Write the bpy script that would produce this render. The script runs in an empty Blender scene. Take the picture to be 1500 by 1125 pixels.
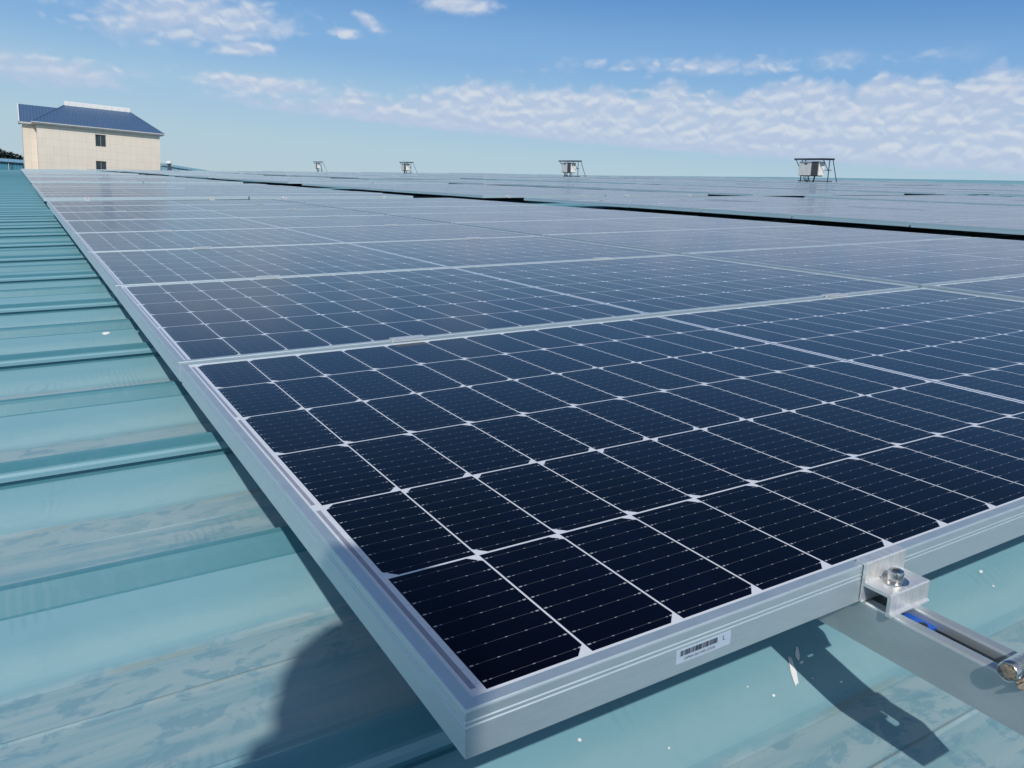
import bpy, bmesh, math, random
from mathutils import Matrix, Vector, Euler
random.seed(7)
S = bpy.context.scene
COL = S.collection
R = math.radians

# ------------------------------------------------------------------ frame of the roof
# Everything on the roof is laid out in the roof's own frame (x up the slope, y along the
# ribs' spacing, z off the sheet); T tilts that frame by the roof pitch into the world.
PITCH = R(4.0)
T = Matrix.Rotation(-PITCH, 4, 'Y')

# ------------------------------------------------------------------ camera
CAM_R = Matrix(((0.85809986, -0.51335264, 0.01156306),
                (-0.1226793, -0.22682859, -0.9661773),
                (0.4986125, 0.82765806, -0.25761932)))     # rows: right, down, forward
CAM_C = Vector((-0.19563651, -0.37590149, 0.32206872))
CAM_F = 1168.9 / 1500.0
right, down, fwd = (Vector(CAM_R[i]) for i in range(3))
camd = bpy.data.cameras.new("camera")
camd.sensor_fit = 'HORIZONTAL'; camd.sensor_width = 36.0
camd.lens = 36.0 * CAM_F
camd.clip_start = 0.01; camd.clip_end = 6000
cam = bpy.data.objects.new("camera", camd); COL.objects.link(cam)
mw = Matrix(((right.x, -down.x, -fwd.x, CAM_C.x), (right.y, -down.y, -fwd.y, CAM_C.y),
             (right.z, -down.z, -fwd.z, CAM_C.z), (0, 0, 0, 1)))
cam.matrix_world = T @ mw
S.camera = cam

# ------------------------------------------------------------------ sun, sky, exposure
SUN_A, SUN_B = 0.42, 0.95                                  # shadow run per unit of drop
sun_dir = (T.to_3x3() @ Vector((-SUN_A, -SUN_B, 1.0))).normalized()
sl = bpy.data.lights.new("sun", 'SUN'); sl.energy = 3.1; sl.angle = R(0.7); sl.color = (1.0, 0.955, 0.88)
so = bpy.data.objects.new("sun", sl); COL.objects.link(so)
so.rotation_euler = sun_dir.to_track_quat('Z', 'Y').to_euler()
so.location = (0, -20, 30)
S.view_settings.view_transform = 'Standard'; S.view_settings.look = 'None'
S.view_settings.exposure = 0.0; S.view_settings.gamma = 1.0
S.cycles.max_bounces = 8
S.cycles.sample_clamp_indirect = 6.0

class NT:
    """small helper for node trees"""
    def __init__(s, tree): s.t = tree; s.n = tree.nodes; s.l = tree.links
    def new(s, typ, **kw):
        n = s.n.new(typ)
        for k, v in kw.items(): setattr(n, k, v)
        return n
    def put(s, sock, v):
        if v is None: return
        if isinstance(v, bpy.types.NodeSocket): s.l.new(v, sock)
        else: sock.default_value = v
    def m(s, op, a, b=None, c=None, clamp=False):
        n = s.new('ShaderNodeMath', operation=op); n.use_clamp = clamp
        s.put(n.inputs[0], a); s.put(n.inputs[1], b); s.put(n.inputs[2], c)
        return n.outputs[0]
    def step(s, v, lo, hi):                      # smooth 0..1 between lo and hi
        n = s.new('ShaderNodeMapRange', interpolation_type='SMOOTHSTEP')
        s.put(n.inputs[0], v); s.put(n.inputs[1], lo); s.put(n.inputs[2], hi)
        n.inputs[3].default_value = 0; n.inputs[4].default_value = 1
        return n.outputs[0]
    def mix(s, fac, a, b, blend='MIX'):
        n = s.new('ShaderNodeMix', data_type='RGBA', blend_type=blend)
        s.put(n.inputs[0], fac); s.put(n.inputs[6], a); s.put(n.inputs[7], b)
        return n.outputs[2]
    def fmix(s, fac, a, b):
        n = s.new('ShaderNodeMix', data_type='FLOAT')
        s.put(n.inputs[0], fac); s.put(n.inputs[2], a); s.put(n.inputs[3], b)
        return n.outputs[0]
    def noise(s, vec, scale, detail=4.0, rough=0.55, dist=0.0):
        n = s.new('ShaderNodeTexNoise'); n.noise_dimensions = '3D'
        s.put(n.inputs['Vector'], vec)
        n.inputs['Scale'].default_value = scale; n.inputs['Detail'].default_value = detail
        n.inputs['Roughness'].default_value = rough; n.inputs['Distortion'].default_value = dist
        return n.outputs['Fac']
    def xyz(s, vec):
        n = s.new('ShaderNodeSeparateXYZ'); s.put(n.inputs[0], vec); return n.outputs
    def vec(s, x, y, z=0.0):
        n = s.new('ShaderNodeCombineXYZ'); s.put(n.inputs[0], x); s.put(n.inputs[1], y); s.put(n.inputs[2], z)
        return n.outputs[0]

W = bpy.data.worlds.new("World"); S.world = W; W.use_nodes = True
w = NT(W.node_tree)
w.n.clear()
SKY = 0.085
sky = w.new('ShaderNodeTexSky', sky_type='NISHITA'); sky.sun_disc = False
sky.sun_elevation = math.asin(sun_dir.z); sky.sun_rotation = math.atan2(sun_dir.x, sun_dir.y)
sky.altitude = 300; sky.air_density = 1.0; sky.dust_density = 0.55; sky.ozone_density = 2.2
tc = w.new('ShaderNodeTexCoord')
dx, dy, dz = w.xyz(tc.outputs['Generated'])
az = w.m('DEGREES', w.m('ARCTAN2', dx, dy))
el = w.m('DEGREES', w.m('ARCSINE', dz))
def cloud_noise(lift):
    e2 = w.m('ADD', el, lift)
    wx = w.noise(w.vec(w.m('MULTIPLY', az, .55), w.m('MULTIPLY', e2, .8), 3.1), 1.0, 2)
    cv = w.vec(w.m('ADD', w.m('MULTIPLY', az, .50), w.m('MULTIPLY', wx, .9)), w.m('ADD', w.m('MULTIPLY', e2, .85), w.m('MULTIPLY', wx, .7)), 0.7)
    f = w.noise(cv, 1.25, 6, .54)
    vo = w.new('ShaderNodeTexVoronoi', feature='F1'); w.l.new(cv, vo.inputs['Vector'])
    vo.inputs['Scale'].default_value = 1.9;
    return w.m('ADD', w.m('MULTIPLY', f, .86), w.m('MULTIPLY', w.m('SUBTRACT', .52, vo.outputs['Distance']), .36))
n1 = cloud_noise(0.0); n2 = cloud_noise(.30)
def blob(a0, e0, sa, se, slope=0.0, amp=1.0):
    da = w.m('SUBTRACT', az, a0)
    de = w.m('SUBTRACT', w.m('SUBTRACT', el, e0), w.m('MULTIPLY', da, slope))
    q = w.m('ADD', w.m('POWER', w.m('ABSOLUTE', w.m('DIVIDE', da, sa)), 2.0), w.m('POWER', w.m('ABSOLUTE', w.m('DIVIDE', de, se)), 2.0))
    return w.m('MULTIPLY', w.m('POWER', 2.718, w.m('MULTIPLY', q, -1.0)), amp)
base = w.m('ADD', 4.9, w.m('MULTIPLY', az, -.02)); top = w.m('ADD', w.m('ADD', 5.0, w.m('MULTIPLY', az, .078)), w.m('MULTIPLY', w.m('SUBTRACT', w.noise(w.vec(w.m('MULTIPLY', az, .30), 0.0, 1.7), 1.0, 3), .5), 4.0))
band = w.m('MULTIPLY', w.step(w.m('SUBTRACT', el, base), -.35, .45), w.step(w.m('SUBTRACT', top, el), -.9, 1.3))
band = w.m('MULTIPLY', band, w.m('MULTIPLY', w.step(az, 2., 24.), w.m('SUBTRACT', 1.0, w.step(az, 120., 160.))))
mask = band
for b in (blob(9.5, 9.5, 6.8, 1.5, .10), blob(20.7, 10.75, 1.1, .55, -.35), blob(26.5, 12.2, 2.8, .55, .05), blob(13.0, 8.2, 2.2, .5, .1),
          blob(2.6, 5.5, 4.6, 1.0, .02), blob(19.2, 9.9, 1.1, .4, 0), blob(44., 9.6, 14.0, .8, .06, .62), blob(14.0, 6.2, 5., .7, .0)):
    mask = w.m('MAXIMUM', mask, w.m('MULTIPLY', b, .93))
far_m = w.m('MULTIPLY', w.step(w.m('ABSOLUTE', w.m('SUBTRACT', az, 30.)), 45., 80.), w.m('MULTIPLY', w.step(el, 3., 8.), .55))
mask = w.m('MAXIMUM', mask, far_m)
soft = w.noise(w.vec(w.m('MULTIPLY', az, .33), w.m('MULTIPLY', el, .62), 8.3), 1.0, 5, .58)
veil = w.step(w.m('ADD', soft, w.m('MULTIPLY', mask, .58)), .62, 1.05)
lump = w.step(w.m('ADD', n1, w.m('MULTIPLY', mask, .60)), .60, 1.02)
dens = w.m('SUBTRACT', 1.0, w.m('MULTIPLY', w.m('SUBTRACT', 1.0, w.m('MULTIPLY', veil, .62)), w.m('SUBTRACT', 1.0, w.m('MULTIPLY', lump, .62))))
dens = w.m('MULTIPLY', dens, w.step(mask, .04, .40))
lit = w.step(w.m('ADD', w.m('SUBTRACT', n1, n2), w.m('MULTIPLY', w.m('SUBTRACT', n1, .42), .35)), -.14, .30)
ccol = w.mix(lit, (5.6, 6.7, 8.7, 1), (7.9, 8.45, 9.35, 1))
ccol = w.mix(w.m('SUBTRACT', 1.0, w.step(w.m('SUBTRACT', el, base), -.2, 1.4)), ccol, (5.6, 6.7, 8.7, 1))
ramp = w.new('ShaderNodeValToRGB'); cr = ramp.color_ramp; cr.interpolation = 'EASE'
w.l.new(w.m('DIVIDE', w.m('MAXIMUM', el, 0.0), 45.0), ramp.inputs[0])
pts = [(0.0, (.455, .590, .665)), (.05, (.430, .590, .695)), (.13, (.345, .545, .735)), (.21, (.215, .425, .715)), (.31, (.115, .295, .62)), (.6, (.04, .125, .32)), (1.0, (.018, .055, .15))]
while len(cr.elements) < len(pts): cr.elements.new(.5)
for e_, (q_, c_) in zip(cr.elements, pts): e_.position = q_; e_.color = (*c_, 1)
air = w.mix(1.0, ramp.outputs[0], (1 / SKY, 1 / SKY, 1 / SKY, 1), 'MULTIPLY')
dotn = w.new('ShaderNodeVectorMath', operation='DOT_PRODUCT'); w.l.new(tc.outputs['Generated'], dotn.inputs[0]); dotn.inputs[1].default_value = sun_dir
glow = w.m('MULTIPLY', w.m('POWER', w.m('MAXIMUM', dotn.outputs['Value'], 0.0), 4.0), 1.1)
gl1 = w.m('ADD', 1.0, glow)
air = w.mix(1.0, air, w.vec(gl1, gl1, w.m('ADD', 1.0, w.m('MULTIPLY', glow, .75))), 'MULTIPLY')
skyc = w.mix(w.m('SUBTRACT', .92, w.m('MULTIPLY', w.step(el, 20., 70.), .6)), sky.outputs[0], air)
out = w.mix(dens, skyc, ccol)
bg = w.new('ShaderNodeBackground'); bg.inputs['Strength'].default_value = SKY
w.l.new(out, bg.inputs['Color'])
W.cycles.sampling_method = 'MANUAL'; W.cycles.sample_map_resolution = 512
wo = w.new('ShaderNodeOutputWorld'); w.l.new(bg.outputs[0], wo.inputs['Surface'])

# ------------------------------------------------------------------ materials
def mat(name, col=(.5, .5, .5), rough=.5, metal=0.0, spec=.5):
    m = bpy.data.materials.new(name); m.use_nodes = True
    p = m.node_tree.nodes['Principled BSDF']
    p.inputs['Base Color'].default_value = (*col, 1); p.inputs['Roughness'].default_value = rough
    p.inputs['Metallic'].default_value = metal; p.inputs['Specular IOR Level'].default_value = spec
    return m, NT(m.node_tree), p

def worn(name, col, rough, metal, var=.15, scale=30., rvar=.15, stretch=(1, 1, 1), bump=0.0):
    """plain surface with uneven tone and gloss"""
    m, t, p = mat(name, col, rough, metal)
    c = t.new('ShaderNodeTexCoord').outputs['Object']
    mp = t.new('ShaderNodeMapping'); t.l.new(c, mp.inputs[0]); mp.inputs['Scale'].default_value = stretch
    n = t.noise(mp.outputs[0], scale, 6, .6)
    a = tuple(x * (1 - var) for x in col); b = tuple(min(1, x * (1 + var)) for x in col)
    t.l.new(t.mix(t.step(n, .3, .7), (*a, 1), (*b, 1)), p.inputs['Base Color'])
    t.l.new(t.fmix(n, max(.05, rough - rvar), min(1, rough + rvar)), p.inputs['Roughness'])
    if bump:
        bn = t.new('ShaderNodeBump'); bn.inputs['Strength'].default_value = bump; bn.inputs['Distance'].default_value = .001
        t.l.new(n, bn.inputs['Height']); t.l.new(bn.outputs[0], p.inputs['Normal'])
    return m

M_ALU = worn("anodised_aluminium", (.63, .73, .765), .59, .86, .025, 40, .04, (1, 1, 8))
M_ALU_CUT = worn("milled_aluminium", (.76, .77, .77), .36, .6, .10, 90, .12, (6, 1, 1), .05)
M_GALV = worn("galvanised_steel", (.50, .55, .56), .42, .6, .07, 45, .08, (1, .35, 1), .04)
M_STEEL = worn("stainless_steel", (.68, .66, .62), .22, 1.0, .12, 250, .1)
M_MUD = worn("dried_mud", (.22, .19, .15), .95, 0, .4, 220, .05, (1, 1, 1), .5)
M_BLUE = worn("blue_plastic", (.01, .10, .50), .35, 0, .08, 80, .1)
M_BLACK = worn("black_rubber", (.02, .02, .022), .6, 0, .2, 60, .1)
M_STEELDK = worn("dark_painted_steel", (.075, .10, .13), .55, .3, .15, 12, .1)
M_INV = worn("off_white_painted_metal", (.86, .86, .82), .45, 0, .05, 6, .1)
M_INVG = worn("dark_grey_painted_metal", (.085, .09, .10), .5, 0, .1, 6, .1)
M_WHITE = worn("white_paint", (.78, .78, .76), .5, 0, .05, 8, .1)
M_PAPER = worn("label_paper", (.43, .52, .63), .5, 0, .04, 200, .05)
M_INK = worn("label_ink", (.03, .045, .08), .6, 0, .1, 200, .05)
M_BACK = worn("white_backsheet", (.7, .71, .72), .6, 0, .03, 10, .05)

# --- photovoltaic glass: half cut cells, busbars, ribbon strip, white backsheet; UVs are metres
PL, PW, PT = 2.094, 1.038, 0.035
def glass_material():
    m, t, p = mat("photovoltaic_glass", rough=.10, spec=.5)
    uv = t.new('ShaderNodeUVMap'); uv.uv_map = "UVMap"
    u, v, _ = t.xyz(uv.outputs[0])
    um = t.m('MINIMUM', u, t.m('SUBTRACT', PL, u))
    PX, PY, X0, Y0 = .0848, .1684, .0226, .0138
    gi = t.m('DIVIDE', t.m('SUBTRACT', um, X0), PX)
    gj = t.m('DIVIDE', t.m('SUBTRACT', v, Y0), PY)
    cx = t.m('MULTIPLY', t.m('SUBTRACT', t.m('FRACT', gi), .5), PX)
    cy = t.m('MULTIPLY', t.m('SUBTRACT', t.m('FRACT', gj), .5), PY)
    ax = t.m('ABSOLUTE', cx); ay = t.m('ABSOLUTE', cy)
    def lt(a, b): return t.m('LESS_THAN', a, b)
    def gt(a, b): return t.m('GREATER_THAN', a, b)
    def AND(*q):
        r = q[0]
        for k in q[1:]: r = t.m('MULTIPLY', r, k)
        return r
    inside = AND(gt(gi, 0.0), lt(gi, 12.0), gt(gj, 0.0), lt(gj, 6.0))
    row = t.m('FLOOR', gj)
    sgn = t.m('SUBTRACT', 1.0, t.m('MULTIPLY', t.m('MODULO', row, 2.0), 2.0))   # chamfers right on odd rows, left on even rows
    HX, HY = PX / 2 - .0009, PY / 2 - .0012
    cham = lt(t.m('ADD', t.m('MULTIPLY', cx, sgn), ay), HX + HY - .0105)
    cell = AND(inside, lt(ax, HX), lt(ay, HY), cham)
    # busbars: nine per cell with solder pads
    by = t.m('MULTIPLY', t.m('SUBTRACT', t.m('FRACT', t.m('DIVIDE', cy, PY / 9.0)), .5), PY / 9.0)
    by = t.m('MULTIPLY', t.m('SUBTRACT', t.m('FRACT', t.m('ADD', t.m('DIVIDE', cy, PY / 9.0), .5)), .5), PY / 9.0)
    aby = t.m('ABSOLUTE', by)
    bar = lt(aby, .00016)
    px = t.m('MULTIPLY', t.m('SUBTRACT', t.m('FRACT', t.m('DIVIDE', t.m('ADD', cx, PX / 2), PX / 5.0)), .5), PX / 5.0)
    pad = AND(lt(t.m('ABSOLUTE', px), .0011), lt(aby, .00042))
    endpad = AND(gt(ax, HX - .0045), lt(ax, HX - .0018), lt(aby, .0008))
    metal_in = t.m('MULTIPLY', t.m('MAXIMUM', t.m('MAXIMUM', t.m('MULTIPLY', bar, .15), t.m('MULTIPLY', pad, .42)), t.m('MULTIPLY', endpad, .55)), cell)
    # ribbon strip in the white margin
    half = t.m('MULTIPLY', t.m('FRACT', t.m('DIVIDE', gj, 2.0)), 2 * PY)
    rib = AND(gt(um, .0142), lt(um, .0184), gt(half, .006), lt(half, 2 * PY - .009), gt(gj, 0.0), lt(gj, 6.0))
    lead = AND(gt(um, .018), lt(um, X0 + .001), lt(aby, .0003), gt(gj, 0.0), lt(gj, 6.0))
    oc = t.new('ShaderNodeTexCoord').outputs['Object']
    oi = t.new('ShaderNodeObjectInfo').outputs['Random']
    # per cell tone
    wn = t.new('ShaderNodeTexWhiteNoise'); wn.noise_dimensions = '3D'
    t.l.new(t.vec(t.m('FLOOR', t.m('DIVIDE', u, PX)), row, t.m('MULTIPLY', oi, 40.0)), wn.inputs['Vector'])
    tone = wn.outputs['Value']
    cc = t.mix(tone, (.0004, .0005, .0022, 1), (.0009, .0012, .0062, 1))
    fing = t.m('MULTIPLY', t.m('FRACT', t.m('DIVIDE', u, .0016)), 1.0)
    cc = t.mix(t.m('MULTIPLY', lt(fing, .09), .02), cc, (.10, .13, .2, 1))
    col = t.mix(cell, (.66, .69, .74, 1), cc)
    rn = t.noise(oc, 120., 3)
    col = t.mix(rib, col, t.mix(rn, (.22, .24, .30, 1), (.34, .36, .42, 1)))
    col = t.mix(t.m('MULTIPLY', lead, .4), col, (.25, .27, .3, 1))
    col = t.mix(AND(lt(t.m('ABSOLUTE', t.m('SUBTRACT', u, PL / 2)), .0026), gt(gj, 0.0), lt(gj, 6.0)), col, (.10, .12, .18, 1))
    col = t.mix(metal_in, col, (.62, .66, .72, 1))
    # thin film of dust, a little uneven
    dn = t.noise(oc, 3.0, 6, .6)
    dust = t.fmix(t.step(dn, .35, .75), .0, .0026)
    col = t.mix(dust, col, (.42, .40, .37, 1))
    spk = t.new('ShaderNodeTexVoronoi'); t.l.new(oc, spk.inputs['Vector']); spk.inputs['Scale'].default_value = 60
    t.l.new(col, p.inputs['Base Color'])
    rr = t.fmix(dn, .09, .19)
    t.l.new(rr, p.inputs['Roughness'])
    p.inputs['IOR'].default_value = 1.24
    p.inputs['Sheen Weight'].default_value = .42
    p.inputs['Sheen Roughness'].default_value = .12
    p.inputs['Specular Tint'].default_value = (.50, .56, 1.0, 1)
    p.inputs['Sheen Tint'].default_value = (.72, .70, .86, 1)
    wv = t.noise(oc, 5.0, 2)
    bn = t.new('ShaderNodeBump'); bn.inputs['Strength'].default_value = .05; bn.inputs['Distance'].default_value = .004
    t.l.new(wv, bn.inputs['Height']); t.l.new(bn.outputs[0], p.inputs['Normal'])
    return m
M_GLASS = glass_material()

# --- coated roof sheet: teal paint, dust lying on the flats, wiped and trodden marks
HALF = .42; Y_B = .135
def roof_material():
    m, t, p = mat("teal_coated_roof_sheet", rough=.42)
    oc = t.new('ShaderNodeTexCoord').outputs['Object']
    x, y, z = t.xyz(oc)
    s = t.m('MULTIPLY', t.m('FRACT', t.m('DIVIDE', t.m('SUBTRACT', y, Y_B), HALF)), HALF)    # 0 at a rib's lower edge
    wob = t.m('MULTIPLY', t.m('SUBTRACT', t.noise(t.vec(t.m('MULTIPLY', x, 1.2), t.m('MULTIPLY', y, 6.0), z), 2.0, 4), .5), .05)
    sw = t.m('ADD', s, wob)
    flats = t.m('MULTIPLY', t.step(sw, .055, .075), t.m('SUBTRACT', 1.0, t.step(sw, .315, .335)))
    mid = t.m('MULTIPLY', t.step(sw, .325, .34), t.m('SUBTRACT', 1.0, t.step(sw, .355, .395)))
    foot = t.m('MULTIPLY', t.step(sw, .235, .262), t.m('SUBTRACT', 1.0, t.step(sw, .318, .332)))
    streak = t.noise(t.vec(t.m('MULTIPLY', x, .9), t.m('MULTIPLY', y, 16.0), 0.0), 2.0, 6, .62)
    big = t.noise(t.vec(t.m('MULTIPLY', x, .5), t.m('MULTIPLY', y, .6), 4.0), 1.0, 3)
    graze_tint = t.step(t.m('ADD', t.m('ADD', x, t.m('MULTIPLY', y, .25)), t.m('MULTIPLY', big, 12.0)), 8., 40.)  # grazing sky reflection painted into the coat: paler up the slope and far back
    clean = t.mix(graze_tint, t.mix(t.noise(oc, 1.3, 3), (.060, .205, .255, 1), (.078, .235, .290, 1)), (.17, .34, .39, 1))
    film = t.mix(streak, (.195, .375, .445, 1), (.225, .40, .465, 1))
    slope = t.step(s, .018, .05)
    # general film of dust on everything but the steep rib faces
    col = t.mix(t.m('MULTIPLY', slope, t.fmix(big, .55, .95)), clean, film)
    near = t.m('SUBTRACT', 1.0, t.step(y, 1.6, 6.0))
    dust = t.m('MULTIPLY', flats, t.step(t.m('ADD', streak, t.m('MULTIPLY', big, .25)), .42, .72))
    dust = t.m('MULTIPLY', t.m('MAXIMUM', dust, t.m('MULTIPLY', foot, t.step(streak, .3, .55))), t.fmix(near, .40, .92))
    col = t.mix(dust, col, (.30, .415, .452, 1))
    col = t.mix(t.m('MULTIPLY', mid, t.fmix(streak, .15, .75)), col, (.29, .445, .475, 1))
    # brown tide lines along the creases
    def line(c, wd):
        return t.m('SUBTRACT', 1.0, t.step(t.m('ABSOLUTE', t.m('SUBTRACT', s, c)), wd * .3, wd))
    brk = t.step(t.noise(t.vec(t.m('MULTIPLY', x, 3.0), t.m('MULTIPLY', y, 3.0), 9.0), 2.0, 4), .42, .62)
    ln = t.m('MAXIMUM', t.m('MAXIMUM', line(.325, .006), line(.2555, .004)), line(.054, .005))
    col = t.mix(t.m('MULTIPLY', ln, t.m('MULTIPLY', brk, .55)), col, (.21, .26, .25, 1))
    # wiped / trodden marks: the coat showing dark through the dust
    q = t.noise(oc, 3.0, 3, .5)
    wv = t.new('ShaderNodeVectorMath', operation='ADD')
    t.l.new(t.vec(t.m('MULTIPLY', x, 11.5), t.m('MULTIPLY', y, 18.0), 0.0), wv.inputs[0])
    t.l.new(t.vec(t.m('MULTIPLY', q, 2.2), t.m('MULTIPLY', q, 1.6), 0.0), wv.inputs[1])
    sm = t.noise(wv.outputs[0], 2.0, 9, .66, .35)
    gate = t.noise(t.vec(t.m('MULTIPLY', x, 1.5), t.m('MULTIPLY', y, 2.2), 2.0), 1.0, 3)
    gate = t.step(t.m('ADD', gate, t.m('MULTIPLY', near, .14)), .50, .64)
    sc = t.m('MULTIPLY', t.step(sm, .50, .58), gate)
    sc = t.m('MULTIPLY', sc, t.fmix(flats, .12, .72))
    col = t.mix(sc, col, (.145, .30, .375, 1))
    # ridged sole prints
    wt = t.new('ShaderNodeTexWave', wave_type='BANDS', bands_direction='X')
    t.l.new(wv.outputs[0], wt.inputs['Vector']); wt.inputs['Scale'].default_value = 2.2; wt.inputs['Distortion'].default_value = 1.5
    pg = t.step(t.noise(t.vec(t.m('MULTIPLY', x, 4.0), t.m('MULTIPLY', y, 6.0), 5.0), 1.0, 2), .60, .68)
    col = t.mix(t.m('MULTIPLY', t.m('MULTIPLY', t.step(wt.outputs['Fac'], .55, .8), pg), t.m('MULTIPLY', near, .28)), col, (.13, .25, .33, 1))
    # fine specks of white and grit
    vo = t.new('ShaderNodeTexVoronoi'); t.l.new(oc, vo.inputs['Vector']); vo.inputs['Scale'].default_value = 9.0
    sp = t.m('MULTIPLY', t.m('LESS_THAN', vo.outputs['Distance'], .010), .8)
    col = t.mix(sp, col, (.72, .74, .74, 1))
    vo2 = t.new('ShaderNodeTexVoronoi'); t.l.new(oc, vo2.inputs['Vector']); vo2.inputs['Scale'].default_value = 14.0
    col = t.mix(t.m('MULTIPLY', t.m('LESS_THAN', vo2.outputs['Distance'], .018), .8), col, (.06, .07, .06, 1))
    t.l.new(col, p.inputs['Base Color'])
    t.l.new(t.fmix(dust, .46, .80), p.inputs['Roughness'])
    bn = t.new('ShaderNodeBump'); bn.inputs['Strength'].default_value = .12; bn.inputs['Distance'].default_value = .01
    t.l.new(t.noise(oc, 6.0, 2), bn.inputs['Height']); t.l.new(bn.outputs[0], p.inputs['Normal'])
    return m
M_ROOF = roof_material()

def cladding_material():
    m, t, p = mat("cream_stone_cladding", rough=.6)
    oc = t.new('ShaderNodeTexCoord').outputs['Object']
    x, y, z = t.xyz(oc)
    def joint(c, pitch, wd): return t.m('LESS_THAN', t.m('MULTIPLY', t.m('FRACT', t.m('DIVIDE', c, pitch)), pitch), wd)
    j = t.m('MAXIMUM', t.m('MAXIMUM', joint(t.m('ADD', x, .2), .66, .022), joint(z, .80, .024)), 0.0)
    wn = t.new('ShaderNodeTexWhiteNoise'); t.l.new(t.vec(t.m('FLOOR', t.m('DIVIDE', t.m('ADD', x, .2), .66)), t.m('FLOOR', t.m('DIVIDE', z, .8)), 0.0), wn.inputs['Vector'])
    c = t.mix(wn.outputs['Value'], (.775, .685, .575, 1), (.80, .715, .605, 1))
    st = t.noise(t.vec(t.m('MULTIPLY', x, 2.), y, t.m('MULTIPLY', z, .25)), 1.5, 5)
    c = t.mix(t.m('MULTIPLY', t.step(st, .5, .8), .22), c, (.50, .42, .32, 1))
    c = t.mix(t.m('MULTIPLY', j, .45), c, (.42, .36, .28, 1))
    t.l.new(c, p.inputs['Base Color']); return m
M_CLAD = cladding_material()

def ribbed(name, c1, c2, pitch, axis, rough=.5):
    m, t, p = mat(name, rough=rough)
    oc = t.new('ShaderNodeTexCoord').outputs['Object']
    k = t.xyz(oc)[axis]
    f = t.m('FRACT', t.m('DIVIDE', k, pitch))
    n = t.noise(oc, .8, 5)
    c = t.mix(n, (*c1, 1), (*c2, 1))
    t.l.new(c, p.inputs['Base Color'])
    bn = t.new('ShaderNodeBump'); bn.inputs['Distance'].default_value = .04; bn.inputs['Strength'].default_value = .7
    t.l.new(t.step(t.m('ABSOLUTE', t.m('SUBTRACT', f, .5)), .25, .45), bn.inputs['Height']); t.l.new(bn.outputs[0], p.inputs['Normal'])
    return m
M_BLUEROOF = ribbed("blue_sheet_roof", (.062, .118, .218), (.075, .138, .25), .30, 0, .5)
M_TEALWALL = ribbed("teal_sheet_wall", (.05, .22, .33), (.065, .26, .38), .30, 0, .5)
M_FARROOF = ribbed("pale_blue_sheet_roof", (.20, .38, .50), (.23, .42, .54), .6, 0, .45)
M_WINDOW = worn("window_glass", (.03, .04, .05), .06, 0, .3, 1.5, .03)
M_WINFRAME = worn("grey_window_frame", (.35, .36, .37), .5, .2, .05, 8, .1)
M_TRIM = worn("grey_white_trim", (.55, .55, .54), .6, 0, .08, 2, .1)
M_BARK = worn("bark", (.09, .07, .05), .9, 0, .3, 8, .05)

def leaf_material():
    m, t, p = mat("dark_pine_needles", rough=.7)
    oc = t.new('ShaderNodeTexCoord').outputs['Object']
    t.l.new(t.mix(t.step(t.noise(oc, 1.5, 4), .3, .7), (.018, .032, .030, 1), (.045, .070, .055, 1)), p.inputs['Base Color'])
    return m
M_LEAF = leaf_material()

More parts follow.
